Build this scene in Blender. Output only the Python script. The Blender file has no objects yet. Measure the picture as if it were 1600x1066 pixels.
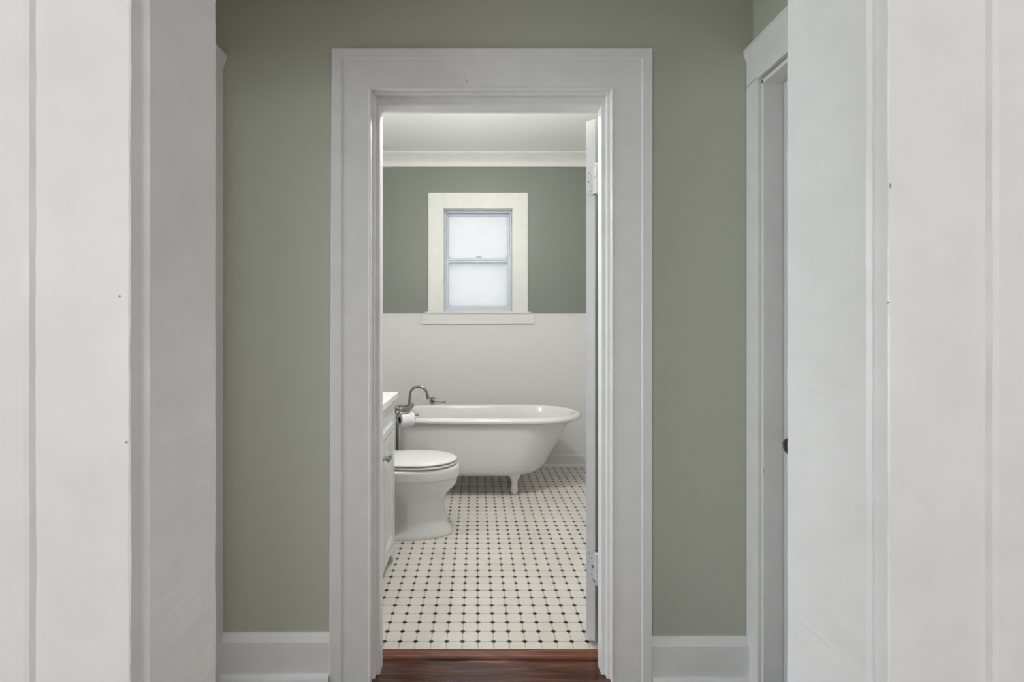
import bpy, bmesh, math, random
from mathutils import Vector, Matrix
random.seed(7)
R = math.radians
C = bpy.context.scene.collection
sc = bpy.context.scene
F = 748.0; VX = 744.5; VY = 513.0; H = 1.213

# ------------------------------------------------------------------ materials
def newmat(name, col, rough=0.5, metal=0.0, spec=0.5, coat=0.0):
    m = bpy.data.materials.new(name); m.use_nodes = True
    b = m.node_tree.nodes['Principled BSDF']
    b.inputs['Base Color'].default_value = (*col, 1)
    b.inputs['Roughness'].default_value = rough
    b.inputs['Metallic'].default_value = metal
    b.inputs['Specular IOR Level'].default_value = spec
    b.inputs['Coat Weight'].default_value = coat
    b.inputs['Coat Roughness'].default_value = 0.06
    return m
def N(m, t, **kw):
    n = m.node_tree.nodes.new(t)
    for k, v in kw.items(): setattr(n, k, v)
    return n
def L(m, a, b): m.node_tree.links.new(a, b)
def bsdf(m): return m.node_tree.nodes['Principled BSDF']
def coords(m, scale=(1, 1, 1), loc=(0, 0, 0)):
    tc = N(m, 'ShaderNodeTexCoord'); mp = N(m, 'ShaderNodeMapping')
    mp.inputs['Scale'].default_value = scale; mp.inputs['Location'].default_value = loc
    L(m, tc.outputs['Object'], mp.inputs['Vector']); return mp.outputs['Vector']
def ramp(m, fac, stops):
    r = N(m, 'ShaderNodeValToRGB'); e = r.color_ramp.elements
    while len(e) < len(stops): e.new(0.5)
    for x, (p, c) in zip(e, stops): x.position = p; x.color = (*c, 1)
    L(m, fac, r.inputs['Fac']); return r.outputs['Color']
def math_(m, op, a, b=None, clamp=False):
    n = N(m, 'ShaderNodeMath', operation=op); n.use_clamp = clamp
    for i, v in enumerate((a, b)):
        if v is None: continue
        if isinstance(v, (int, float)): n.inputs[i].default_value = v
        else: L(m, v, n.inputs[i])
    return n.outputs[0]

def paint(name, col, rough=0.32, bump=0.25, stretch=(60, 60, 3), var=0.03, chips=False):
    """brushed gloss paint: long vertical brush marks and a few lumps"""
    m = newmat(name, col, rough)
    v = coords(m, stretch); n1 = N(m, 'ShaderNodeTexNoise'); n1.inputs['Scale'].default_value = 2.0
    n1.inputs['Detail'].default_value = 4; L(m, v, n1.inputs['Vector'])
    v2 = coords(m); n2 = N(m, 'ShaderNodeTexNoise'); n2.inputs['Scale'].default_value = 14
    n2.inputs['Detail'].default_value = 3; L(m, v2, n2.inputs['Vector'])
    s = math_(m, 'ADD', math_(m, 'MULTIPLY', n1.outputs['Fac'], 0.35), n2.outputs['Fac'])
    vo = N(m, 'ShaderNodeTexVoronoi'); vo.inputs['Scale'].default_value = 11; L(m, v2, vo.inputs['Vector'])
    lump = math_(m, 'LESS_THAN', vo.outputs['Distance'], 0.045)
    s = math_(m, 'ADD', s, math_(m, 'MULTIPLY', lump, 0.35))
    bp = N(m, 'ShaderNodeBump'); bp.inputs['Strength'].default_value = bump; bp.inputs['Distance'].default_value = 0.002
    L(m, s, bp.inputs['Height']); L(m, bp.outputs['Normal'], bsdf(m).inputs['Normal'])
    d = tuple(c * (1 - var * 2) for c in col)
    c = ramp(m, n2.outputs['Fac'], [(0.3, d), (0.7, col)])
    if chips:
        n3 = N(m, 'ShaderNodeTexNoise'); n3.inputs['Scale'].default_value = 38; n3.inputs['Detail'].default_value = 5
        L(m, v2, n3.inputs['Vector'])
        k = math_(m, 'GREATER_THAN', n3.outputs['Fac'], 0.645)
        mx = N(m, 'ShaderNodeMix', data_type='RGBA'); L(m, k, mx.inputs['Factor']); L(m, c, mx.inputs[6])
        mx.inputs[7].default_value = (0.10, 0.09, 0.08, 1); c = mx.outputs[2]
    L(m, c, bsdf(m).inputs['Base Color'])
    return m
def wallpaint(name, col, rough=0.55):
    m = newmat(name, col, rough, spec=0.35)
    v = coords(m); n = N(m, 'ShaderNodeTexNoise'); n.inputs['Scale'].default_value = 130
    n.inputs['Detail'].default_value = 3; L(m, v, n.inputs['Vector'])
    n2 = N(m, 'ShaderNodeTexNoise'); n2.inputs['Scale'].default_value = 18; L(m, v, n2.inputs['Vector'])
    s = math_(m, 'ADD', n.outputs['Fac'], n2.outputs['Fac'])
    bp = N(m, 'ShaderNodeBump'); bp.inputs['Strength'].default_value = 0.35; bp.inputs['Distance'].default_value = 0.002
    L(m, s, bp.inputs['Height']); L(m, bp.outputs['Normal'], bsdf(m).inputs['Normal'])
    return m

M_TRIM = paint('white_gloss_paint', (0.72, 0.72, 0.715), 0.36)
M_TRIM_H = paint('white_gloss_paint_horizontal', (0.72, 0.72, 0.715), 0.28, stretch=(3, 60, 60))
M_DOORP = paint('white_door_paint', (0.60, 0.60, 0.61), 0.33)
M_HINGE = paint('painted_hinge', (0.58, 0.58, 0.60), 0.35, bump=0.9, chips=True)
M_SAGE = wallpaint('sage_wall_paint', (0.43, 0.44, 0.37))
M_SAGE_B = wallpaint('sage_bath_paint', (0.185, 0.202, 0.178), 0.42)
M_ROOM = wallpaint('off_white_wall_paint', (0.66, 0.65, 0.62))
M_CEIL = newmat('ceiling_white', (0.91, 0.915, 0.925), 0.6)
M_TRIM_B = paint('dimmed_white_trim_paint', (0.66, 0.655, 0.64), 0.36, stretch=(3, 60, 60))  # copy of the trim white, dimmed in colour to offset strong bathroom light
M_WAIN = paint('white_wainscot_paint', (0.62, 0.618, 0.612), 0.35, bump=0.08, var=0.01)
M_PORC = newmat('white_porcelain', (0.70, 0.70, 0.695), 0.12, coat=0.6)
M_TUBO = newmat('tub_outer_enamel', (0.66, 0.66, 0.655), 0.28)
M_SEAT = newmat('white_seat_plastic', (0.72, 0.72, 0.71), 0.18)
M_VAN = newmat('white_vanity_paint', (0.64, 0.65, 0.65), 0.32)
M_TOP = newmat('white_countertop', (0.76, 0.755, 0.73), 0.15)
M_NICK = newmat('brushed_nickel', (0.30, 0.295, 0.28), 0.28, metal=1)
M_GAP_SHADE = newmat('painted_gap_shade', (0.02, 0.02, 0.02), 0.8)
M_BRONZE = newmat('dark_bronze', (0.08, 0.07, 0.055), 0.3, metal=0.8)
M_PAPER = newmat('tissue_paper', (0.68, 0.68, 0.70), 0.95, spec=0.1)
M_CORE = newmat('cardboard_core', (0.03, 0.026, 0.022), 0.9)
M_VINYL = newmat('white_vinyl', (0.50, 0.55, 0.62), 0.35)
M_CAULK = newmat('aged_caulk', (0.56, 0.50, 0.42), 0.6)

def tile_mat():
    m = newmat('octagon_dot_tile', (0.8, 0.8, 0.8), 0.15)
    P = 0.0604
    v = coords(m); sp = N(m, 'ShaderNodeSeparateXYZ'); L(m, v, sp.inputs[0])
    def fold(o, off):
        a = math_(m, 'ADD', math_(m, 'DIVIDE', math_(m, 'SUBTRACT', o, off), P), 100.5)
        return math_(m, 'ABSOLUTE', math_(m, 'SUBTRACT', math_(m, 'FRACT', a), 0.5))
    u = fold(sp.outputs['X'], 0.006); w = fold(sp.outputs['Y'], 1.8536)
    d = math_(m, 'ADD', u, w)
    dot = math_(m, 'LESS_THAN', d, 0.182)
    ring = math_(m, 'LESS_THAN', d, 0.212)
    mn = math_(m, 'MINIMUM', u, w)
    line = math_(m, 'LESS_THAN', mn, 0.025)
    grout = math_(m, 'SUBTRACT', math_(m, 'MAXIMUM', ring, line), dot, clamp=True)
    nz = N(m, 'ShaderNodeTexNoise'); nz.inputs['Scale'].default_value = 5; L(m, v, nz.inputs['Vector'])
    base = ramp(m, nz.outputs['Fac'], [(0.3, (0.62, 0.58, 0.53)), (0.7, (0.68, 0.65, 0.605))])
    gc = ramp(m, nz.outputs['Fac'], [(0.35, (0.26, 0.23, 0.19)), (0.65, (0.36, 0.34, 0.31))])
    m1 = N(m, 'ShaderNodeMix', data_type='RGBA'); L(m, grout, m1.inputs['Factor']); L(m, base, m1.inputs[6]); L(m, gc, m1.inputs[7])
    m2 = N(m, 'ShaderNodeMix', data_type='RGBA'); L(m, dot, m2.inputs['Factor']); L(m, m1.outputs[2], m2.inputs[6])
    m2.inputs[7].default_value = (0.010, 0.009, 0.008, 1)
    L(m, m2.outputs[2], bsdf(m).inputs['Base Color'])
    L(m, math_(m, 'ADD', math_(m, 'MULTIPLY', grout, 0.5), 0.14), bsdf(m).inputs['Roughness'])
    # rounded tile edges: height falls away close to the joints
    e1 = math_(m, 'MULTIPLY', math_(m, 'SUBTRACT', mn, 0.025), 18, clamp=True)
    e2 = math_(m, 'MULTIPLY', math_(m, 'ABSOLUTE', math_(m, 'SUBTRACT', d, 0.197)), 14, clamp=True)
    e1d = math_(m, 'MAXIMUM', e1, dot)
    h = math_(m, 'MINIMUM', e1d, e2)
    bp = N(m, 'ShaderNodeBump'); bp.inputs['Strength'].default_value = 0.5; bp.inputs['Distance'].default_value = 0.0015
    L(m, h, bp.inputs['Height']); L(m, bp.outputs['Normal'], bsdf(m).inputs['Normal'])
    return m
M_TILE = tile_mat()

def wood_mat(name, c1, c2, c3, rough=0.22, planks=True):
    m = newmat(name, c2, rough)
    v = coords(m, (1.3, 16, 16)); n = N(m, 'ShaderNodeTexNoise'); n.inputs['Scale'].default_value = 2.2
    n.inputs['Detail'].default_value = 8; n.inputs['Distortion'].default_value = 1.2; L(m, v, n.inputs['Vector'])
    c = ramp(m, n.outputs['Fac'], [(0.30, c1), (0.52, c2), (0.72, c3)])
    h = math_(m, 'MULTIPLY', n.outputs['Fac'], 0.3)
    if planks:
        v0 = coords(m); sp = N(m, 'ShaderNodeSeparateXYZ'); L(m, v0, sp.inputs[0])
        row = math_(m, 'DIVIDE', math_(m, 'SUBTRACT', sp.outputs['Y'], 1.670), 0.125)
        fr = math_(m, 'ABSOLUTE', math_(m, 'SUBTRACT', math_(m, 'FRACT', math_(m, 'ADD', row, 100.5)), 0.5))
        seam = math_(m, 'LESS_THAN', fr, 0.010)
        idx = math_(m, 'FLOOR', math_(m, 'ADD', row, 100))
        xs = math_(m, 'ADD', math_(m, 'DIVIDE', sp.outputs['X'], 1.1), math_(m, 'MULTIPLY', idx, 0.37))
        fx = math_(m, 'ABSOLUTE', math_(m, 'SUBTRACT', math_(m, 'FRACT', math_(m, 'ADD', xs, 50)), 0.5))
        seam = math_(m, 'MAXIMUM', seam, math_(m, 'LESS_THAN', fx, 0.0013))
        wn = N(m, 'ShaderNodeTexWhiteNoise', noise_dimensions='1D'); L(m, idx, wn.inputs['W'])
        hs = N(m, 'ShaderNodeHueSaturation'); L(m, c, hs.inputs['Color'])
        L(m, math_(m, 'ADD', math_(m, 'MULTIPLY', wn.outputs['Value'], 0.5), 0.75), hs.inputs['Value'])
        mx = N(m, 'ShaderNodeMix', data_type='RGBA'); L(m, seam, mx.inputs['Factor']); L(m, hs.outputs[0], mx.inputs[6])
        mx.inputs[7].default_value = (0.008, 0.005, 0.004, 1); c = mx.outputs[2]
        h = math_(m, 'SUBTRACT', h, seam)
    L(m, c, bsdf(m).inputs['Base Color'])
    bp = N(m, 'ShaderNodeBump'); bp.inputs['Strength'].default_value = 0.35; bp.inputs['Distance'].default_value = 0.001
    L(m, h, bp.inputs['Height']); L(m, bp.outputs['Normal'], bsdf(m).inputs['Normal'])
    return m
M_WOOD = wood_mat('dark_hardwood', (0.030, 0.013, 0.010), (0.075, 0.028, 0.018), (0.17, 0.070, 0.040), 0.16)
M_THRESH = wood_mat('red_brown_hardwood', (0.06, 0.020, 0.012), (0.16, 0.058, 0.030), (0.27, 0.115, 0.06), planks=False)

def frosted():
    m = bpy.data.materials.new('frosted_glass'); m.use_nodes = True
    nt = m.node_tree; nt.nodes.clear()
    out = nt.nodes.new('ShaderNodeOutputMaterial')
    tr = nt.nodes.new('ShaderNodeBsdfTranslucent'); tr.inputs['Color'].default_value = (0.92, 0.93, 0.93, 1)
    gl = nt.nodes.new('ShaderNodeBsdfGlossy'); gl.inputs['Roughness'].default_value = 0.35
    mx = nt.nodes.new('ShaderNodeMixShader'); mx.inputs[0].default_value = 0.06
    v = coords(m); vo = N(m, 'ShaderNodeTexVoronoi'); vo.inputs['Scale'].default_value = 90; L(m, v, vo.inputs['Vector'])
    bp = N(m, 'ShaderNodeBump'); bp.inputs['Strength'].default_value = 0.6; bp.inputs['Distance'].default_value = 0.004
    L(m, vo.outputs['Distance'], bp.inputs['Height'])
    L(m, bp.outputs['Normal'], tr.inputs['Normal']); L(m, bp.outputs['Normal'], gl.inputs['Normal'])
    L(m, tr.outputs[0], mx.inputs[1]); L(m, gl.outputs[0], mx.inputs[2]); L(m, mx.outputs[0], out.inputs[0])
    return m
M_FROST = frosted()

# ------------------------------------------------------------------ helpers
def tag(o, label=None, cat=None, group=None, kind=None):
    if label: o['label'] = label
    if cat: o['category'] = cat
    if group: o['group'] = group
    if kind: o['kind'] = kind
    return o
def empty(name, loc=(0, 0, 0)):
    o = bpy.data.objects.new(name, None); C.objects.link(o); o.location = loc; o.empty_display_size = 0.1
    return o
def obj(name, bm, mat, parent=None, smooth=False, bevel=0, subsurf=0, seg=2, autosm=None):
    me = bpy.data.meshes.new(name)
    if not bevel: bmesh.ops.remove_doubles(bm, verts=bm.verts, dist=1e-6)
    bmesh.ops.recalc_face_normals(bm, faces=bm.faces)
    bm.to_mesh(me); bm.free()
    for m in (mat if isinstance(mat, (list, tuple)) else [mat]): me.materials.append(m)
    o = bpy.data.objects.new(name, me); C.objects.link(o)
    if smooth:
        for p in me.polygons: p.use_smooth = True
    if parent:
        o.parent = parent
        # geometry is written in world space; bring it to the parent's origin
        off = Vector(parent.location); q = parent.parent
        while q: off += Vector(q.location); q = q.parent
        me.transform(Matrix.Translation(-off))
    if bevel:
        b = o.modifiers.new('bevel', 'BEVEL'); b.width = bevel; b.segments = seg; b.limit_method = 'ANGLE'; b.angle_limit = R(35)
        for p in me.polygons: p.use_smooth = True
        b.harden_normals = True
    if subsurf:
        s = o.modifiers.new('subsurf', 'SUBSURF'); s.levels = subsurf; s.render_levels = subsurf
        for p in me.polygons: p.use_smooth = True
    return o
def box(bm, x0, x1, y0, y1, z0, z1):
    vs = [bm.verts.new((x, y, z)) for x in (x0, x1) for y in (y0, y1) for z in (z0, z1)]
    for f in ((0, 1, 3, 2), (4, 6, 7, 5), (0, 4, 5, 1), (2, 3, 7, 6), (0, 2, 6, 4), (1, 5, 7, 3)):
        bm.faces.new([vs[i] for i in f])
    return vs
def loft(bm, rings, cap0=True, cap1=True, closed=True):
    vr = [[bm.verts.new(p) for p in r] for r in rings]
    n = len(vr[0])
    for a, b in zip(vr, vr[1:]):
        for i in range(n if closed else n - 1):
            j = (i + 1) % n; bm.faces.new((a[i], a[j], b[j], b[i]))
    if cap0: bm.faces.new(vr[0][::-1])
    if cap1: bm.faces.new(vr[-1])
    return vr
def circ(c, r, axis, n=20, ry=None):
    ry = r if ry is None else ry
    out = []
    for i in range(n):
        a = 2 * math.pi * i / n; u, v = r * math.cos(a), ry * math.sin(a)
        if axis == 'z': out.append((c[0] + u, c[1] + v, c[2]))
        elif axis == 'x': out.append((c[0], c[1] + u, c[2] + v))
        else: out.append((c[0] + u, c[1], c[2] + v))
    return out
def lathe(bm, prof, c, axis, n=20):
    """prof: (distance along axis, radius)"""
    rings = []
    for t, r in prof:
        cc = list(c); cc['xyz'.index(axis)] += t
        rings.append(circ(cc, max(r, 1e-4), axis, n))
    loft(bm, rings)
def tube(bm, pts, r, n=12, radii=None):
    pts = [Vector(p) for p in pts]; rings = []
    up = None
    for i, p in enumerate(pts):
        d = (pts[min(i + 1, len(pts) - 1)] - pts[max(i - 1, 0)]).normalized()
        if up is None:
            up = Vector((0, 0, 1)) if abs(d.z) < 0.9 else Vector((0, 1, 0))
        a = d.cross(up).normalized(); b = a.cross(d).normalized(); up = b
        rr = radii[i] if radii else r
        rings.append([tuple(p + (a * math.cos(2 * math.pi * k / n) + b * math.sin(2 * math.pi * k / n)) * rr) for k in range(n)])
    loft(bm, rings)
def struct(o): o['kind'] = 'structure'; return o
def prism(bm, poly, axis, a, b):
    """extrude a 2D polygon along axis from a to b; poly in the two remaining axes in xyz order"""
    def P(u, v, t):
        return {'x': (t, u, v), 'y': (u, t, v), 'z': (u, v, t)}[axis]
    loft(bm, [[P(u, v, a) for u, v in poly], [P(u, v, b) for u, v in poly]])
def rough_prism(bm, poly, a, b, amp=0.0007, step=0.012, seed=0, keep=None):
    """vertical board whose corners wander a little, like many coats of paint"""
    rnd = random.Random(seed); n = int((b - a) / step); rings = []
    st = [0.0] * len(poly)
    for i in range(n + 1):
        z = a + (b - a) * i / n; r = []
        for k, (u, v) in enumerate(poly):
            st[k] = st[k] * 0.8 + rnd.uniform(-amp, amp)
            r.append((u + st[k], v + st[k] * 0.12, z))
        rings.append(r)
    loft(bm, rings)
def wall_with_hole(x0, x1, z0, z1, hx0, hx1, hz0, hz1, y0, y1):
    bm = bmesh.new()
    if hx0 > x0: box(bm, x0, hx0, y0, y1, z0, z1)
    box(bm, hx1, x1, y0, y1, z0, z1)
    box(bm, hx0, hx1, y0, y1, hz1, z1)
    if hz0 > z0: box(bm, hx0, hx1, y0, y1, z0, hz0)
    return bm

CE = 2.74
XL, XR = -0.90, 0.959          # hall side walls
BXL, BXR = -0.92, 1.10         # bathroom side walls
YB0, YB1 = 1.66, 1.79          # wall between hall and bathroom
YN0, YN1 = 0.54, 0.68          # wall between camera room and hall
YW = 4.22                      # bathroom window wall

# ------------------------------------------------------------------ shell
bm = bmesh.new(); box(bm, -2.6, 2.6, -2.4, 1.79, -0.10, 0); struct(obj('floor', bm, M_WOOD))
bm = bmesh.new(); box(bm, BXL - .1, BXR + .1, 1.79, YW + .15, -0.10, 0.0); struct(obj('floor_bathroom', bm, M_TILE))
bm = bmesh.new(); box(bm, -2.6, 2.6, -2.4, YN1, CE, CE + .1); struct(obj('ceiling', bm, M_CEIL))
bm = bmesh.new(); box(bm, -2.6, 2.6, YN1, YB1, CE, CE + .1); struct(obj('ceiling_hall', bm, M_CEIL))
bm = bmesh.new(); box(bm, BXL - .1, BXR + .1, YB1, YW + .2, CE, CE + .1); struct(obj('ceiling_bathroom', bm, M_CEIL))
# near wall (the camera looks through its doorway), bathroom door wall, window wall
struct(obj('wall_near', wall_with_hole(-2.5, 2.5, 0, CE, -0.39, 0.461, 0, 2.05, YN0, YN1), M_ROOM))
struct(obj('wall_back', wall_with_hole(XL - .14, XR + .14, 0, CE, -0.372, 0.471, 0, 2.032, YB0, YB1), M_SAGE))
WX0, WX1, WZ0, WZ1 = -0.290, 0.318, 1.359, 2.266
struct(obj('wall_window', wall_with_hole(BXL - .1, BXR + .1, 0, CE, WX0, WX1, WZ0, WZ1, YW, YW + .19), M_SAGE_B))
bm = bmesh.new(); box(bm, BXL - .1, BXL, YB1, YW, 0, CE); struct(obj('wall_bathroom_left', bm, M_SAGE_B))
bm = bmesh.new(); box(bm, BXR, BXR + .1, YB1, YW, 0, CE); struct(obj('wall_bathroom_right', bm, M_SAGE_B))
# hall side walls with doorways
DY0, DY1, DZ = 0.80, 1.590, 2.036
for nm, xa, xb in (('wall_left', XL - .14, XL), ('wall_right', XR, XR + .14)):
    bm = bmesh.new()
    box(bm, xa, xb, YN1, DY0, 0, CE); box(bm, xa, xb, DY1, YB0, 0, CE); box(bm, xa, xb, DY0, DY1, DZ, CE)
    struct(obj(nm, bm, M_SAGE))
# camera room
bm = bmesh.new(); box(bm, -2.6, -2.5, -2.4, YN0, 0, CE); struct(obj('wall_room_left', bm, M_ROOM))
bm = bmesh.new(); box(bm, 2.5, 2.6, -2.4, YN0, 0, CE); struct(obj('wall_room_right', bm, M_ROOM))
bm = bmesh.new(); box(bm, -2.6, 2.6, -2.5, -2.4, 0, CE); struct(obj('wall_room_rear', bm, M_ROOM))

# daylit room beyond the open left doorway of the hall
bm = bmesh.new(); box(bm, -3.2, -2.6, YN1 - .5, 2.9, -0.10, 0); box(bm, -2.6, -1.04, 1.79, 2.9, -.10, 0); struct(obj('floor_side_room', bm, M_WOOD))
bm = bmesh.new(); box(bm, -3.2, -1.04, YN1, 2.9, CE, CE + .1); struct(obj('ceiling_side_room', bm, M_CEIL))
bm = bmesh.new(); box(bm, -3.3, -3.2, YN1 - .1, 2.9, 0, CE); struct(obj('wall_side_room_left', bm, M_ROOM))
bm = bmesh.new(); box(bm, -3.3, -1.02, 2.9, 3.0, 0, CE); struct(obj('wall_side_room_back', bm, M_ROOM))
bm = bmesh.new(); box(bm, -3.2, -2.5, YN0, YN1, 0, CE); struct(obj('wall_side_room_front', bm, M_ROOM))

# ------------------------------------------------------------------ near doorway trim
def near_leg(s, jx, cx, bx, bo, seed):
    # casing flat from cx to bx (|x|), back band from bx to bo, front at Y .52 / .512
    bm = bmesh.new()
    poly = [(cx, .54), (cx, .5215), (cx + .0015, .52), (bx - .002, .52), (bx + .0010, .5155), (bx + .006, .5135), (bo - .003, .5135), (bo, .516), (bo, .54)]
    rough_prism(bm, [(s * x, y) for x, y in poly], 0, 2.16, 0.0003, 0.008, seed)
    struct(obj('trim_1' if s < 0 else 'trim_2', bm, M_TRIM, smooth=False))
    bm = bmesh.new()
    poly = [(jx, .542), (jx + .004, .5385), (cx + .012, .5385), (cx + .012, .68), (jx + .0015, .68), (jx, .6785)]
    rough_prism(bm, [(s * x, y) for x, y in poly], 0, 2.04, 0.00022, 0.008, seed + 5)
    struct(obj('trim_3' if s < 0 else 'trim_4', bm, M_TRIM))
near_leg(-1, .370, .3765, .4805, .520, 11)
near_leg(1, .441, .4475, .5545, .594, 23)
bm = bmesh.new(); box(bm, -.52, .594, .52, .54, 2.045, 2.16); box(bm, -.39, .461, .5385, .68, 2.02, 2.045)
struct(obj('trim_5', bm, M_TRIM_H, bevel=.002))
bm = bmesh.new()
for x0, x1 in ((-.515, -.388), (.459, .585)): box(bm, x0, x1, .68, .70, 0, 2.17)
box(bm, -.515, .585, .68, .70, 2.06, 2.17)
struct(obj('trim_6', bm, M_TRIM, bevel=.002))

# ------------------------------------------------------------------ bathroom doorway trim
bm = bmesh.new()
prof = [(0, 1.66), (0, 1.641), (.002, 1.636), (.006, 1.6355), (.009, 1.639), (.100, 1.639), (.1015, 1.6372), (.1035, 1.636), (.134, 1.636), (.1355, 1.638), (.1355, 1.66)]
rnd = random.Random(5); rings = []; nst = 90; jit = [0.0] * len(prof)
for i in range(nst + 1):          # up the left leg
    z = 0 + 2.02 * i / nst; jit = [j * .8 + rnd.uniform(-.0002, .0002) for j in jit]
    rings.append([(-.360 - w_ - (.009 * (1 - z / 2.17) if w_ > .13 else 0) + j, y, z) for (w_, y), j in zip(prof, jit)])
rings.append([(-.360 - w_, y, 2.030 + w_ * .141 / .1355) for w_, y in prof])
for i in range(1, 60):
    x = -.35 + .80 * i / 60; jit = [j * .8 + rnd.uniform(-.0002, .0002) for j in jit]
    rings.append([(x, y, 2.030 + w_ * .141 / .1355 + j) for (w_, y), j in zip(prof, jit)])
rings.append([(.461 + w_ * .1415 / .1355, y, 2.030 + w_ * .141 / .1355) for w_, y in prof])
for i in range(nst, -1, -1):
    z = 2.02 * i / nst; jit = [j * .8 + rnd.uniform(-.0002, .0002) for j in jit]
    rings.append([(.461 + w_ * .1415 / .1355 - (.002 * (1 - z / 2.17) if w_ > .13 else 0) + j, y, z) for (w_, y), j in zip(prof, jit)])
loft(bm, rings)
struct(obj('trim_7', bm, M_TRIM))
# jamb, bead and door stop
bm = bmesh.new()
JL, JR, SL, SR, JZ, SZ = -.3515, .4505, -.338, .437, 2.020, 1.993
def side(bm, sj, ss, back, s, ye=1.795):
    p = [(back, 1.655), (sj + s * .003, 1.655), (sj, 1.658), (sj, 1.675), (ss + s * .002, 1.675), (ss, 1.677), (ss, 1.723), (ss + s * .002, 1.725), (sj, 1.725), (sj, ye), (back, ye)]
    prism(bm, p, 'z', 0, JZ)
side(bm, JL, SL, -.372, -1); side(bm, JR, SR, .471, 1, 1.765)
prism(bm, [(1.655, 2.032), (1.655, JZ + .003), (1.658, JZ), (1.795, JZ), (1.795, 2.032)], 'x', -.372, .471)
prism(bm, [(1.675, JZ), (1.675, SZ + .002), (1.677, SZ), (1.723, SZ), (1.725, SZ + .002), (1.725, JZ)], 'x', SL, SR)
struct(obj('trim_10', bm, M_TRIM))
# threshold
bm = bmesh.new()
p = [(1.750, 0.0), (1.7505, .006), (1.754, .0115), (1.760, .013), (1.789, .013), (1.792, .0115), (1.792, 0.0)]
prism(bm, p, 'x', -.352, .451)
tag(obj('threshold', bm, M_THRESH, smooth=False), 'reddish brown wooden threshold strip at the bathroom doorway', 'threshold')

# ------------------------------------------------------------------ hall baseboards
def base(name, x0, x1, yw, zt, zb, dirn=-1, t=.018):
    bm = bmesh.new()
    p = [(yw, 0), (yw + dirn * t, 0), (yw + dirn * t, zt - .028), (yw + dirn * (t - .002), zt - .022), (yw + dirn * .008, zt - .004), (yw + dirn * .005, zt), (yw, zt)]
    prism(bm, p, 'x', x0, x1)
    q = [(yw + dirn * (t - .001), 0)] + [(yw + dirn * (t + .016 * math.cos(a)), zb * math.sin(a) + .001) for a in [R(k * 15) for k in range(0, 7)]] + [(yw + dirn * (t - .001), zb)]
    prism(bm, q, 'x', x0, x1)
    return struct(obj(name, bm, M_TRIM_H))
base('baseboard_left', -.90, -.5045, 1.66, .160, .028)
base('baseboard_right', .6025, .959, 1.66, .1475, .016)

# ------------------------------------------------------------------ hall side doorways
def side_doorway(s, xw, n, zc):
    cf = xw - s * .024          # casing face
    bm = bmesh.new()
    def bx(xa, xb, *r): box(bm, min(xa, xb), max(xa, xb), *r)
    bx(cf, xw, DY1 + .002, YB0 - (.001), 0, 2.05)
    bx(cf, xw, .70, DY0 - .002, 0, 2.05)
    bx(cf, xw, .70, YB0 - .001, 2.045, zc - .04)
    struct(obj('trim_%d' % n, bm, M_TRIM, bevel=.0015))
    bm = bmesh.new()   # moulded cap
    e = s
    p = [(xw, zc - .045), (cf, zc - .045), (cf - e * .004, zc - .035), (cf - e * .010, zc - .018), (cf - e * .010, zc - .004), (cf - e * .007, zc), (xw, zc)]
    prism(bm, p, 'y', .69, YB0 - .001)
    struct(obj('trim_%d' % (n + 1), bm, M_TRIM))
    bm = bmesh.new()   # jamb with stop
    xo = xw - s * .012
    def bx2(xa, xb, *r): box(bm, min(xa, xb), max(xa, xb), *r)
    bx2(xo, xw + s * .14, DY1 - .010, DY1 + .001, 0, DZ); bx2(xo, xw + s * .14, DY0 - .001, DY0 + .010, 0, DZ)
    bx2(xo, xw + s * .14, DY0, DY1, DZ - .012, DZ + .001)
    struct(obj('trim_%d' % (n + 2), bm, M_TRIM, bevel=.0012))
side_doorway(1, XR, 11, 2.178)
side_doorway(-1, XL, 14, 2.163)

def panel_door(name, s, xf):
    """closed flat panel door in a hall side wall, face at xf"""
    d = empty(name, (xf, (DY0 + DY1) / 2, 0)); struct(d)
    y0, y1 = DY0 + .012, DY1 - .012; zt = DZ - .014
    bm = bmesh.new()
    def bx(a, b, *r): box(bm, min(xf + s * a, xf + s * b), max(xf + s * a, xf + s * b), *r)
    bx(0, .035, y0, y0 + .15, .01, zt); bx(0, .035, y1 - .15, y1, .01, zt)
    for z0, z1 in ((.01, .23), (.95, 1.08), (zt - .12, zt)): bx(0, .035, y0 + .15, y1 - .15, z0, z1)
    obj('door_leaf', bm, M_DOORP, d, bevel=.003)
    bm = bmesh.new(); bx(.010, .025, y0 + .14, y1 - .14, .2, zt - .1)
    obj('panel', bm, M_DOORP, d)
    yk = 1.467
    bm = bmesh.new()
    prof = [(0, .026), (-.004, .026), (-.006, .012), (-.030, .009), (-.036, .022), (-.050, .0265), (-.060, .022), (-.064, .008)]
    lathe(bm, [(s * t, r) for t, r in prof], (xf, yk, .851), 'x', 24)
    k = obj('door_knob', bm, M_BRONZE, d, smooth=True); k['label'] = 'round dark metal knob'
    return d
panel_door('door_2', 1, 1.012)

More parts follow.
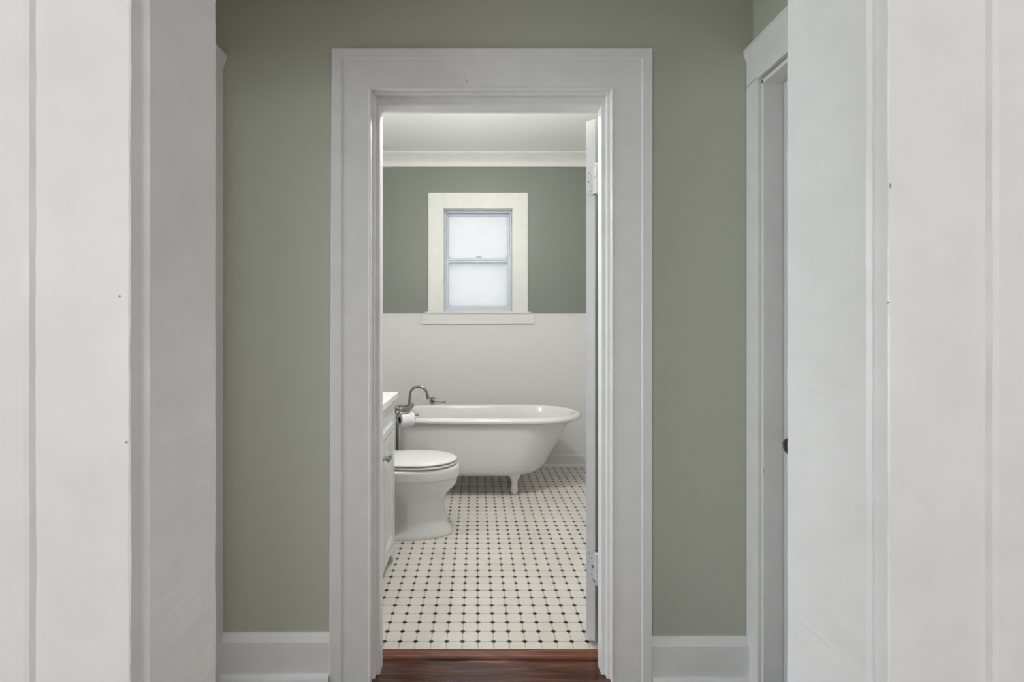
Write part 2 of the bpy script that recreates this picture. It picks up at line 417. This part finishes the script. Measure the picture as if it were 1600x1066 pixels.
# paint flaws on the trim: small bare chips and latch slots on the right-hand door frame
def chip(x, y, z, w, h, ax='y', parent=None):
    bm = bmesh.new(); rnd = random.Random(int(x * 9999 + z * 777)); n = 9; pts = []
    for i in range(n):
        a = 2 * math.pi * i / n; r = rnd.uniform(.6, 1.0)
        pts.append((w * r * math.cos(a), h * r * math.sin(a)))
    if ax == 'y': prism(bm, [(x + u, z + v) for u, v in pts], 'y', y - .0006, y + .001)
    else: prism(bm, [(y + u, z + v) for u, v in pts], 'x', x - .0006, x + .001)
    return struct(obj('trim_mark', bm, M_CHIP))
M_CHIP = newmat('chipped_paint', (0.30, 0.29, 0.27), 0.8)
def px2(x, y, Y): return ((x - VX) / F * Y, H - (y - VY) / F * Y)
for x, y, Y, w, h in ((187, 463, .52, .0016, .0014), (198, 691, .52, .0014, .0022), (1391, 290, .52, .0012, .0030), (1388, 473, .52, .0011, .0013),
                      (1193, 736, 1.576, .0012, .0105), (1182.5, 735, 1.60, .001, .006), (1192, 935, 1.576, .002, .002),
                      (729, 127, 1.637, .002, .0035), (726, 122, 1.637, .0014, .0014), (975, 873, 1.637, .0012, .0012)):
    X, Z = px2(x, y, Y); chip(X, Y, Z, w, h)

# ------------------------------------------------------------------ open bathroom door (edge-on), hinges
door = empty('door_1', (.4515, 1.808, 0)); struct(door)
ang = R(40)    # turned past square: direction of the leaf away from the camera
u = Vector((math.sin(ang), math.cos(ang), 0)); t = Vector((-math.cos(ang), math.sin(ang), 0))
Pr = Vector((.4535, 1.8275, 0)); TH = .0385; WD = .79
def dbox(bm, a0, a1, b0, b1, z0, z1, mv=0):
    vs = box(bm, a0, a1, b0, b1, z0, z1)
    for v in vs:
        a, b = v.co.x, v.co.y; p = Pr + u * a + t * b; v.co = Vector((p.x, p.y, v.co.z))
bm = bmesh.new()
dbox(bm, 0, .11, 0, TH, .016, 2.012); dbox(bm, WD - .11, WD, 0, TH, .016, 2.012)
for z0, z1 in ((.016, .24), (.95, 1.08), (1.89, 2.012)): dbox(bm, .11, WD - .11, 0, TH, z0, z1)
dl = obj('door_leaf', bm, M_DOORP, door, bevel=.002)
bm = bmesh.new(); dbox(bm, .10, WD - .10, .010, TH - .010, .2, 1.92); obj('panel', bm, M_DOORP, door)
for zc, hh in ((1.775, .056), (.309, .058)):
    # leaf plate on the door edge (proud by 2 mm), knuckle and jamb plate
    bm = bmesh.new(); dbox(bm, -.0025, .002, .002, TH - .001, zc - hh * .8, zc + hh * .8)
    dbox(bm, -.002, .002, .004, TH - .006, zc - hh * .92, zc + hh * .92)
    h1 = obj('hinge', bm, M_HINGE, door, bevel=.001); h1['label'] = 'hinge thick with chipped white paint'
    bm = bmesh.new(); cx, cy = .4525, 1.795
    prof = []
    for k in range(5):
        z0 = -hh + k * 2 * hh / 5; z1 = z0 + 2 * hh / 5
        prof += [(z0 + .001, .0068), (z0 + .002, .0078), (z1 - .002, .0078), (z1 - .001, .0068)]
    prof = [(-hh - .004, .004)] + prof + [(hh + .004, .004)]
    lathe(bm, prof, (cx, cy, zc), 'z', 14)
    q = [Vector((.4465, 1.790, 0)), Vector((.457, 1.803, 0)), Pr + t * .012 - u * .0005, Pr + t * .002 - u * .0005]
    loft(bm, [[(v.x, v.y, zc - hh * .95) for v in q], [(v.x, v.y, zc + hh * .95) for v in q]])
    k1 = obj('hinge_knuckle', bm, M_HINGE, h1, smooth=False)
    bm = bmesh.new()
    for dz, db in ((.62, .026), (.40, .014), (0.05, .028), (-.30, .012), (-.66, .014)):
        c = Pr + t * db - u * .0026; z = zc + dz * hh
        lathe(bm, [(-.0004, .0028), (.0006, .0022)], (0, 0, 0), 'y', 10)
        for v in bm.verts[-20:] if False else []: pass
    bm.free(); bm = bmesh.new()
    for dz, db in ((.62, .026), (.40, .014), (0.05, .028), (-.30, .012), (-.66, .014)):
        c = Pr + t * db - u * .0030; z = zc + dz * hh; rr = .0026
        lo = []; hi = []
        for i in range(10):
            a = 2 * math.pi * i / 10; p = c + t * rr * math.cos(a)
            lo.append((p.x, p.y, z + rr * math.sin(a))); p2 = p + u * .001; hi.append((p2.x, p2.y, z + rr * math.sin(a)))
        loft(bm, [lo, hi])
    obj('screw_head', bm, newmat('dull_screw', (.25, .25, .27), .5, .5), h1)

# ------------------------------------------------------------------ bathroom trim: wainscot, crown, baseboard
WZ = 1.343
def ring_trim(name, poly_out, z0, z1, mat):
    """panel on the left, window and right walls; poly_out = projection from the wall"""
    bm = bmesh.new(); d = poly_out
    box(bm, BXL + d, BXR - d, YW - d, YW, z0, z1)
    box(bm, BXL, BXL + d, YB1, YW, z0, z1)
    box(bm, BXR - d, BXR, YB1, YW, z0, z1)
    return struct(obj(name, bm, mat))
ring_trim('trim_17', .008, .0, WZ - .006, M_WAIN)
ring_trim('trim_18', .012, WZ - .010, WZ, M_TRIM_B)
bm = bmesh.new()
cp = [(0, CE), (-.085, CE), (-.085, CE - .008), (-.072, CE - .018), (-.045, CE - .040), (-.026, CE - .060), (-.020, CE - .070), (-.020, 2.630), (0, 2.630)]
prism(bm, [(YW + a, b) for a, b in cp], 'x', BXL, BXR)
prism(bm, [(BXL - a, b) for a, b in cp], 'y', YB1, YW)
prism(bm, [(BXR + a, b) for a, b in cp], 'y', YB1, YW)
struct(obj('trim_19', bm, M_TRIM_B))
bm = bmesh.new()
bp_ = [(0, 0), (-.040, 0), (-.038, .010), (-.030, .019), (-.024, .022), (-.022, .022), (-.022, .098), (-.016, .106), (-.012, .108), (0, .108)]
prism(bm, [(YW + a, b) for a, b in bp_], 'x', BXL, BXR)
prism(bm, [(BXL - a, b) for a, b in bp_], 'y', YB1, YW)
prism(bm, [(BXR + a, b) for a, b in bp_], 'y', YB1, YW)
struct(obj('baseboard_bathroom', bm, M_TRIM_B))

# ------------------------------------------------------------------ window
win = empty('window_1', (0, YW, WZ0)); struct(win)
T = .020
bm = bmesh.new()
box(bm, -.424, WX0, YW - T, YW + .002, WZ0 - .004, 2.404)
box(bm, WX1, .452, YW - T, YW + .002, WZ0 - .004, 2.404)
box(bm, WX0, WX1, YW - T, YW + .002, WZ1, 2.404)
obj('window_frame', bm, M_TRIM_B, win, bevel=.0015)
bm = bmesh.new()   # painted box lining of the opening
box(bm, WX0 - .001, WX0 + .004, YW, YW + .19, WZ0, WZ1); box(bm, WX1 - .004, WX1 + .001, YW, YW + .19, WZ0, WZ1)
box(bm, WX0, WX1, YW, YW + .19, WZ1 - .004, WZ1 + .001); box(bm, WX0, WX1, YW, YW + .19, WZ0 - .001, WZ0 + .004)
obj('window_lining', bm, M_TRIM_B, win)
bm = bmesh.new(); box(bm, -.450, .478, YW - T - .014, YW + .002, WZ0 - .016, WZ0 - .002)
obj('window_sill', bm, M_TRIM_B, win, bevel=.003)
bm = bmesh.new(); box(bm, -.486, .508, YW - T - .004, YW + .002, WZ0 - .108, WZ0 - .016)
obj('apron', bm, M_TRIM_B, win, bevel=.002)
a0, a1, b0, b1 = WX0 + .004, WX1 - .004, WZ0 + .004, WZ1 - .004
def frame(bm, x0, x1, z0, z1, wl, wr, wb, wt, y0, y1):
    box(bm, x0, x0 + wl, y0, y1, z0, z1); box(bm, x1 - wr, x1, y0, y1, z0, z1)
    box(bm, x0 + wl, x1 - wr, y0, y1, z0, z0 + wb); box(bm, x0 + wl, x1 - wr, y0, y1, z1 - wt, z1)
bm = bmesh.new(); frame(bm, a0, a1, b0, b1, .014, .014, .014, .014, YW + .072, YW + .16)
obj('vinyl_frame', bm, M_VINYL, win, bevel=.0015)
ZM = 1.800
bm = bmesh.new(); frame(bm, a0 + .012, a1 - .012, ZM - .01, b1 - .012, .022, .022, .040, .022, YW + .118, YW + .146)
us = obj('upper_sash', bm, M_VINYL, win, bevel=.003)
bm = bmesh.new(); box(bm, a0 + .03, a1 - .03, YW + .130, YW + .134, ZM, b1 - .03); obj('window_pane', bm, M_FROST, us)
bm = bmesh.new(); frame(bm, a0 + .004, a1 - .004, b0 + .004, 1.845, .032, .032, .044, .044, YW + .082, YW + .112)
box(bm, a0 + .03, a1 - .03, YW + .078, YW + .09, 1.820, 1.832)
ls = obj('lower_sash', bm, M_VINYL, win, bevel=.003)
bm = bmesh.new(); box(bm, a0 + .02, a1 - .02, YW + .096, YW + .100, b0 + .03, 1.82); obj('window_pane', bm, M_FROST, ls)
for xc in (-.255, .283):
    bm = bmesh.new(); box(bm, xc - .022, xc + .022, YW + .084, YW + .105, 1.845, 1.852); obj('tilt_latch', bm, M_VINYL, ls, bevel=.002)
bm = bmesh.new(); box(bm, -.015, .045, YW + .086, YW + .108, 1.845, 1.850)
lathe(bm, [(0, .013), (.009, .011)], (.012, YW + .097, 1.850), 'z', 16)
tube(bm, [(.012, YW + .096, 1.856), (.030, YW + .088, 1.853), (.046, YW + .082, 1.850)], .004, 8)
obj('sash_lock', bm, M_VINYL, ls, bevel=.001)

# ------------------------------------------------------------------ clawfoot tub
YT = 3.655
def plan(xl, xr, w, z, n=96, xc=None, e=0.42):
    xc = xr - w * 1.25 if xc is None else xc
    pts = []
    for i in range(n):
        a = 2 * math.pi * i / n; c, s = math.cos(a), math.sin(a)
        if c >= 0: x = xc + (xr - xc) * c; y = w * s
        else:
            x = xc - (xc - xl) * abs(c) ** e
            y = w * math.copysign(abs(s) ** e, s)
        pts.append((x, YT + y, z))
    return pts
# arc-length resample for an even, smooth outline
def resample(pts, n=96):
    P = [Vector(p) for p in pts]; P.append(P[0]); d = [0]
    for a, b in zip(P, P[1:]): d.append(d[-1] + (b - a).length)
    out = []; j = 0
    for i in range(n):
        s = d[-1] * i / n
        while d[j + 1] < s: j += 1
        f = (s - d[j]) / max(d[j + 1] - d[j], 1e-9); out.append(tuple(P[j].lerp(P[j + 1], f)))
    return out
def pl(xl, xr, w, z): return resample(plan(xl, xr, w, z, 720), 96)
tub = empty('clawfoot_bathtub', (.1, YT, 0))
tag(tub, 'white clawfoot bathtub with rolled rim under the bathroom window', 'bathtub')
bm = bmesh.new()
outer = [(-.47, .43, .20, .158), (-.510, .475, .243, .160), (-.537, .495, .262, .172), (-.547, .520, .275, .20), (-.553, .553, .283, .26), (-.558, .602, .288, .34),
         (-.562, .655, .294, .43), (-.566, .700, .299, .51), (-.570, .728, .303, .548)]
loft(bm, [pl(*r) for r in outer], cap1=False)
obj('outer_shell', bm, M_TUBO, tub, smooth=True)
bm = bmesh.new()
rim = [(-.568, .725, .301, .548), (-.588, .778, .318, .541), (-.598, .790, .328, .546), (-.602, .795, .3315, .557), (-.598, .791, .328, .569), (-.586, .778, .318, .579),
       (-.572, .760, .306, .582), (-.558, .742, .294, .579), (-.549, .729, .286, .570)]
loft(bm, [pl(*r) for r in rim], cap0=False, cap1=False)
obj('rolled_rim', bm, M_PORC, tub, smooth=True)
bm = bmesh.new()
inner = [(-.549, .729, .286, .570), (-.543, .715, .281, .552), (-.532, .672, .272, .49), (-.520, .62, .262, .40), (-.505, .56, .250, .30), (-.48, .50, .228, .225), (-.44, .44, .19, .196), (-.36, .36, .12, .190)]
loft(bm, [pl(*r) for r in inner], cap0=False)
obj('basin', bm, M_PORC, tub, smooth=True)
def foot(xf, s):
    bm = bmesh.new(); rg = []
    for z, w, d, yo in ((.225, .056, .030, -.205), (.195, .053, .034, -.205), (.178, .050, .036, -.204), (.160, .046, .036, -.200), (.150, .045, .036, -.197), (.132, .036, .031, -.190),
                        (.110, .025, .024, -.182), (.085, .0225, .021, -.176), (.060, .024, .024, -.168), (.038, .029, .030, -.155),
                        (.020, .0295, .032, -.148), (.007, .024, .027, -.146), (0.0, .016, .018, -.146)):
        n = 20; r = []
        for i in range(n):
            a = 2 * math.pi * i / n; lob = 1 + (.06 * math.cos(6 * a) if z < .06 else 0)
            r.append((xf + w * math.cos(a) * lob, YT + s * (-yo) + d * math.sin(a) * lob, z))
        rg.append(r)
    loft(bm, rg)
    obj('claw_foot', bm, M_PORC, tub, smooth=True)
for xf in (-.36, .276):
    for s in (-1, 1): foot(xf, s)

# tub faucet
fa = empty('tub_faucet', (-.51, YT, .58))
tag(fa, 'chrome gooseneck tub faucet arching over the left end of the bathtub', 'faucet')
bm = bmesh.new()
pts = [(-.512, YT, .60), (-.512, YT, .62), (-.511, YT, .66), (-.507, YT, .700)]
for k in range(1, 10):
    a = math.pi - k * math.pi / 10; pts.append((-.442 + .066 * math.cos(a), YT, .705 + .063 * math.sin(a)))
pts += [(-.374, YT, .700), (-.370, YT, .680), (-.367, YT, .672)]
rad = [.0098] * len(pts); rad[-1] = .0135; rad[-2] = .0125; rad[-3] = .0108
tube(bm, pts, .0075, 12, rad); obj('spout', bm, M_NICK, fa, smooth=True)
ZF = .604
bm = bmesh.new(); tube(bm, [(-.512, YT - .12, ZF), (-.512, YT + .12, ZF)], .013, 14)
obj('mixer_body', bm, M_NICK, fa, smooth=True)
bm = bmesh.new(); lathe(bm, [(-.014, .014), (-.010, .020), (.0, .021), (.012, .018), (.022, .011)], (-.512, YT, ZF), 'z', 16)
obj('spout_collar', bm, M_NICK, fa, smooth=True)
for s_ in (-1, 1):
    yy = YT + s_ * .115
    bm = bmesh.new(); lathe(bm, [(-.020, .009), (-.014, .017), (0, .0205), (.014, .018), (.022, .010)], (-.512, yy, ZF), 'z', 16)
    vb = obj('valve_body', bm, M_NICK, fa, smooth=True)
    if s_ < 0:
        bm = bmesh.new()
        tube(bm, [(-.505, yy - .012, ZF), (-.495, yy - .02, ZF - .014), (-.484, yy - .026, ZF - .025), (-.468, yy - .03, ZF - .029), (-.448, yy - .033, ZF - .027), (-.428, yy - .036, ZF - .025), (-.422, yy - .036, ZF - .024)], .005, 10, [.008, .006, .0075, .005, .0065, .008, .004])
        obj('lever_handle', bm, M_NICK, vb, smooth=True)
    bm = bmesh.new(); tube(bm, [(-.530, yy, ZF), (-.600, yy, ZF), (-.615, yy, ZF - .006), (-.622, yy, ZF - .022), (-.622, yy, .45), (-.622, yy, .0)], .010, 12)
    obj('supply_riser', bm, M_NICK, fa, smooth=True)
# lever valve on the wall behind the far rim
lv = empty('lever_valve', (-.385, YW - .05, .585)); tag(lv, 'small dark chrome lever valve peeping over the far rim of the bathtub', 'valve')
bm = bmesh.new(); lathe(bm, [(.048, .024), (.040, .024), (.036, .014), (.012, .013), (.006, .019), (-.012, .019), (-.018, .010)], (-.385, YW - .056, .585), 'y', 18)
obj('valve_body', bm, M_NICK, lv, smooth=True)
bm = bmesh.new(); yv = YW - .066
tube(bm, [(-.385, yv, .585), (-.360, yv, .588), (-.335, yv, .576), (-.305, yv, .570), (-.275, yv, .576), (-.262, yv, .580)], .006, 10, [.012, .007, .006, .0065, .008, .004])
obj('lever_handle', bm, M_NICK, lv, smooth=True)

# ------------------------------------------------------------------ toilet
YC = 2.862
to = empty('toilet', (-.45, YC, 0)); tag(to, 'white elongated toilet with closed lid between the vanity and bathtub', 'toilet')
def egg(xb, xf, w, z, n=48, k=2.0, kb=2.6, xm=None):
    """plan section: rounder towards the front (xf), squarer at the back (xb)"""
    xm = xb + (xf - xb) * .52 if xm is None else xm; out = []
    for i in range(n):
        a = 2 * math.pi * i / n; c, s = math.cos(a), math.sin(a)
        e = 2 / (k if c >= 0 else kb)
        x = xm + ((xf - xm) if c >= 0 else (xm - xb)) * math.copysign(abs(c) ** e, c)
        y = w * math.copysign(abs(s) ** e, s); out.append((x, YC + y, z))
    return out
bm = bmesh.new()
secs = [(-.66, -.142, .130, 0.0), (-.66, -.142, .131, .012), (-.66, -.152, .128, .030), (-.655, -.170, .120, .060), (-.65, -.184, .114, .100), (-.65, -.191, .111, .150),
        (-.655, -.192, .112, .205), (-.66, -.184, .118, .225), (-.67, -.160, .132, .250), (-.68, -.134, .149, .275), (-.69, -.117, .162, .300), (-.70, -.109, .169, .334), (-.70, -.1065, .1705, .338),
        (-.71, -.1005, .1765, .3405), (-.712, -.099, .179, .350), (-.715, -.099, .181, .385), (-.715, -.101, .181, .398), (-.712, -.108, .176, .406), (-.70, -.13, .155, .4065)]
loft(bm, [egg(a, b, w, z, 64) for a, b, w, z in secs])
# pinch the pedestal behind its front column so the trapway reads
for v in bm.verts:
    x, y, z = v.co
    if z < .24 and z > .018:
        f = max(0, min(1, (-.425 - x) / .035)); f = f * f * (3 - 2 * f)
        g = max(0, min(1, (z - .018) / .03)) * max(0, min(1, (.262 - z) / .05))
        step = .72 if z > .14 else .60
        v.co.y = YC + (y - YC) * (1 - f * g * (1 - step))
obj('bowl', bm, M_PORC, to, smooth=True)
bm = bmesh.new(); loft(bm, [egg(-.662, -.1385, .134, 0.0005, 64), egg(-.662, -.1395, .133, .005, 64), egg(-.66, -.146, .127, .009, 64)])
obj('caulk_line', bm, M_CAULK, to, smooth=True)
bm = bmesh.new(); loft(bm, [egg(-.60, -.124, .170, .4125, 64), egg(-.60, -.116, .176, .415, 64), egg(-.60, -.114, .178, .420, 64), egg(-.60, -.116, .176, .425, 64), egg(-.60, -.124, .170, .4262, 64)])
obj('seat', bm, M_SEAT, to, smooth=False, subsurf=0)
bm = bmesh.new(); loft(bm, [egg(-.61, -.124, .170, .4305, 64), egg(-.61, -.117, .177, .4325, 64), egg(-.61, -.115, .1785, .437, 64), egg(-.61, -.118, .176, .442, 64), egg(-.60, -.135, .162, .4455, 64), egg(-.57, -.20, .11, .4485, 64), egg(-.5, -.30, .04, .4495, 64)])
obj('lid', bm, M_SEAT, to, smooth=True)
for yy in (-.07, .07):
    bm = bmesh.new(); box(bm, -.635, -.600, YC + yy - .02, YC + yy + .02, .411, .438)
    obj('lid_hinge', bm, M_SEAT, to, bevel=.004)
bm = bmesh.new()
loft(bm, [[(x, YC + y, z) for x, y in ((-.895, -w), (-.70, -w), (-.685, -w + .02), (-.685, w - .02), (-.70, w), (-.895, w))] for z, w in ((.40, .185), (.42, .195), (.74, .215))])
tk = obj('tank', bm, M_PORC, to, bevel=.01, seg=3)
bm = bmesh.new(); box(bm, -.905, -.675, YC - .225, YC + .225, .741, .772); obj('tank_lid', bm, M_PORC, to, bevel=.008, seg=3)
bm = bmesh.new(); lathe(bm, [(0, .012), (.015, .012)], (-.684, YC - .15, .69), 'x', 12); tube(bm, [(-.668, YC - .15, .69), (-.665, YC - .11, .685), (-.664, YC - .07, .68)], .005, 8)
obj('flush_lever', bm, M_NICK, tk, smooth=True)
bm = bmesh.new(); box(bm, -.72, -.60, YC - .10, YC + .10, .30, .408); obj('tank_deck', bm, M_PORC, to, bevel=.015)

# ------------------------------------------------------------------ vanity
va = empty('bathroom_vanity', (-.66, 2.24, 0)); tag(va, 'white bathroom vanity cabinet with white top beside the toilet', 'vanity')
FX = -.431; VY0, VY1 = 1.95, 2.532
bm = bmesh.new()
box(bm, -.905, FX - .018, VY0, VY1, .066, .843)
obj('cabinet_body', bm, M_VAN, va, bevel=.0015)
bm = bmesh.new(); box(bm, -.905, FX - .07, VY0 + .012, VY1 - .012, 0, .067); obj('toe_kick', bm, M_VAN, va)
for y0, y1, s in ((VY0, VY0 + .11, -1), (VY1 - .11, VY1, 1)):
    bm = bmesh.new()
    yo, yi = (y1, y0) if s > 0 else (y0, y1)
    p = [(yo, 0), (yo, .067), (yi, .067), (yi + s * .012, .055), (yi + s * .05, .030), (yo - s * .045, 0)]
    prism(bm, p, 'x', FX - .018, FX - .001)
    obj('bracket_foot', bm, M_VAN, va)
def shaker(name, y0, y1, z0, z1, rail, lab=None):
    bm = bmesh.new(); x0 = FX - .018
    box(bm, x0, FX, y0, y0 + rail, z0, z1); box(bm, x0, FX, y1 - rail, y1, z0, z1)
    box(bm, x0, FX, y0 + rail, y1 - rail, z0, z0 + rail); box(bm, x0, FX, y0 + rail, y1 - rail, z1 - rail, z1)
    d = obj(name, bm, M_VAN, va, bevel=.0015)
    # recessed centre with a sloping moulding round it
    bm = bmesh.new(); g = .012; xi = FX - .010
    o = [(y0 + rail - .001, z0 + rail - .001), (y1 - rail + .001, z0 + rail - .001), (y1 - rail + .001, z1 - rail + .001), (y0 + rail - .001, z1 - rail + .001)]
    i = [(y0 + rail + g, z0 + rail + g), (y1 - rail - g, z0 + rail + g), (y1 - rail - g, z1 - rail - g), (y0 + rail + g, z1 - rail - g)]
    loft(bm, [[(x0 + .001, a, b) for a, b in o], [(FX - .002, a, b) for a, b in o], [(xi, a, b) for a, b in i]])
    obj('door_panel' if 'door' in name else 'drawer_panel', bm, M_VAN, d)
    return d
d1 = shaker('cabinet_door', VY0 + .012, 2.2375, .088, .680, .050)
d2 = shaker('cabinet_door', 2.2425, VY1 - .010, .088, .680, .050)
shaker('drawer_front', VY0 + .012, VY1 - .010, .686, .838, .036)
bm = bmesh.new(); box(bm, FX - .018, FX - .004, VY0, VY1, .066, .086); obj('bottom_rail', bm, M_VAN, va)
bm = bmesh.new(); box(bm, FX - .018, FX - .012, VY0 + .005, VY1 - .002, .6795, .6865); box(bm, FX - .018, FX - .012, 2.2374, 2.2426, .088, .68)
g = obj('gap_shade_strip', bm, M_GAP_SHADE, va)  # near-black strips paint in the shade between doors and drawer
for dd, yk in ((d1, 2.216), (d2, 2.262)):
    bm = bmesh.new(); lathe(bm, [(-.001, .008), (.003, .0075), (.005, .004), (.016, .004), (.020, .011), (.025, .0145), (.029, .012), (.031, .004)], (FX, yk, .604), 'x', 18)
    obj('knob', bm, M_NICK, dd, smooth=True)
bm = bmesh.new(); box(bm, -.908, -.415, VY0 - .01, 2.55, .843, .873); obj('countertop', bm, M_TOP, va, bevel=.003)
bm = bmesh.new(); box(bm, -.908, -.890, VY0 - .01, 2.55, .873, .96); obj('backsplash', bm, M_TOP, va, bevel=.003)

# ------------------------------------------------------------------ toilet paper stand and roll
PX, PY = -.512, 3.10
st = empty('toilet_paper_stand', (PX, PY, 0)); tag(st, 'brushed nickel floor standing toilet paper holder beside the toilet', 'toilet paper holder')
bm = bmesh.new(); tube(bm, [(PX, PY, .01), (PX, PY, .60)], .0095, 16); tube(bm, [(PX, PY, .58), (PX, PY, .70)], .0072, 16)
lathe(bm, [(0, .0095), (.006, .010), (.008, .007)], (PX, PY, .60), 'z', 16)
obj('pole', bm, M_NICK, st, smooth=True)
bm = bmesh.new(); lathe(bm, [(0, .085), (.008, .085), (.012, .080), (.014, .012), (.03, .010)], (PX, PY, 0), 'z', 32)
obj('base', bm, M_NICK, st, smooth=False)
aa = R(32); ax = Vector((math.cos(aa), math.sin(aa), 0))
bm = bmesh.new()
lathe(bm, [(-.012, .010), (-.009, .016), (-.003, .017), (.0, .011), (.018, .010), (.022, .017), (.028, .018), (.034, .012), (.038, .004)], (PX, PY, .672), 'z', 18)
obj('finial', bm, M_NICK, st, smooth=True)
P0 = Vector((PX, PY, .688))
bm = bmesh.new()
pts = [P0 + Vector((0, 0, .002)), P0 + ax * .03 + Vector((0, 0, .003)), P0 + ax * .06, P0 + ax * .082 + Vector((0, 0, -.006)), P0 + ax * .088 + Vector((0, 0, -.02)), P0 + ax * .07 + Vector((0, 0, -.030)), P0 + ax * .03 + Vector((0, 0, -.030)), P0 + Vector((0, 0, -.028))]
tube(bm, [tuple(p) for p in pts], .0055, 10, [.009, .009, .008, .007, .0055, .005, .005, .005])
bm2 = bm
obj('upper_arm', bm2, M_NICK, st, smooth=True)
RC = Vector((PX + .010, PY + .035, .611))     # centre of the near end face
bm = bmesh.new(); tube(bm, [(PX, PY, .611), tuple(RC + Vector((-.02, .0, 0))), tuple(RC + ax * .01 ), tuple(RC + ax * .115)], .005, 10); obj('roll_arm', bm, M_NICK, st, smooth=True)
roll = empty('toilet_paper_roll', tuple(RC)); tag(roll, 'white toilet paper roll hanging on the metal stand by the toilet', 'toilet paper')
def roll_mesh(r0, r1, l0, l1):
    bm = bmesh.new(); side_ = Vector((-ax.y, ax.x, 0)); rg = []
    for r, l in ((r0, l0), (r1, l0), (r1, l1), (r0, l1), (r0, l0)):
        rg.append([tuple(RC + ax * l + side_ * r * math.cos(2 * math.pi * i / 40) + Vector((0, 0, r * math.sin(2 * math.pi * i / 40)))) for i in range(40)])
    loft(bm, rg, False, False); return bm
o = obj('paper', roll_mesh(.0222, .048, 0, .092), M_PAPER, roll, bevel=.003)
obj('cardboard_core', roll_mesh(.020, .0221, .001, .091), M_CORE, roll)
# ------------------------------------------------------------------ camera
cd = bpy.data.cameras.new('camera'); cam = bpy.data.objects.new('camera', cd); C.objects.link(cam)
cd.sensor_fit = 'HORIZONTAL'; cd.sensor_width = 36; cd.lens = F / 1600 * 36
cd.shift_x = (800 - VX) / 1600; cd.shift_y = (VY - 533) / 1600
cd.clip_start = 0.02
cam.location = (0, 0, H); cam.rotation_euler = (R(90), 0, 0)
sc.camera = cam

# ------------------------------------------------------------------ light
def area(name, loc, rot, sx, sy, power, col=(1, 1, 1), spread=180):
    l = bpy.data.lights.new(name, 'AREA'); l.shape = 'RECTANGLE'; l.size = sx; l.size_y = sy; l.energy = power; l.color = col
    l.spread = R(spread)
    o = bpy.data.objects.new(name, l); C.objects.link(o); o.location = loc; o.rotation_euler = rot; return o
def bulb(name, loc, r, power, col=(1, 1, 1)):
    l = bpy.data.lights.new(name, 'POINT'); l.shadow_soft_size = r; l.energy = power; l.color = col
    o = bpy.data.objects.new(name, l); C.objects.link(o); o.location = loc; return o
# daylight from windows of the room behind the camera
area('room_window_daylight', (-1.15, -2.3, 1.3), (R(90), 0, R(-26)), 1.3, 1.5, 56, (0.93, 0.97, 1.0))
area('room_window_daylight_right', (1.35, -2.3, 1.5), (R(90), 0, R(30)), 1.3, 1.5, 31, (1.0, 0.98, 0.94))
area('side_room_window_daylight', (-3.15, 1.35, 1.35), (R(90), 0, R(-90)), 1.3, 1.6, 75, (0.90, 0.96, 1.0))
bulb('bathroom_ceiling_lamp', (0.12, 2.30, 2.37), .06, 60, (1, .985, .965))
bulb('room_fill_light', (0.1, -1.4, 2.45), .12, 9, (1, .97, .94))  # added unseen fill that brightens the near door casings
bulb('vanity_wall_lamp', (-.77, 2.24, 1.92), .06, 17, (1, .965, .93))
bulb('hall_fill_light', (0.05, 0.95, 2.55), .10, 1.0, (1, .95, .86))  # unseen fill light added to lift the upper hall

w = bpy.data.worlds.new('daylight'); sc.world = w; w.use_nodes = True
bg = w.node_tree.nodes['Background']; bg.inputs[0].default_value = (0.96, 0.98, 1.0, 1); bg.inputs[1].default_value = 1.06

sc.view_settings.view_transform = 'Standard'; sc.view_settings.look = 'None'
sc.view_settings.exposure = 0.0; sc.view_settings.gamma = 1; sc.view_settings.use_curve_mapping = False
try:
    sc.cycles.use_denoising = True; sc.cycles.max_bounces = 12; sc.cycles.diffuse_bounces = 8
    sc.cycles.sample_clamp_indirect = 6
except Exception: pass
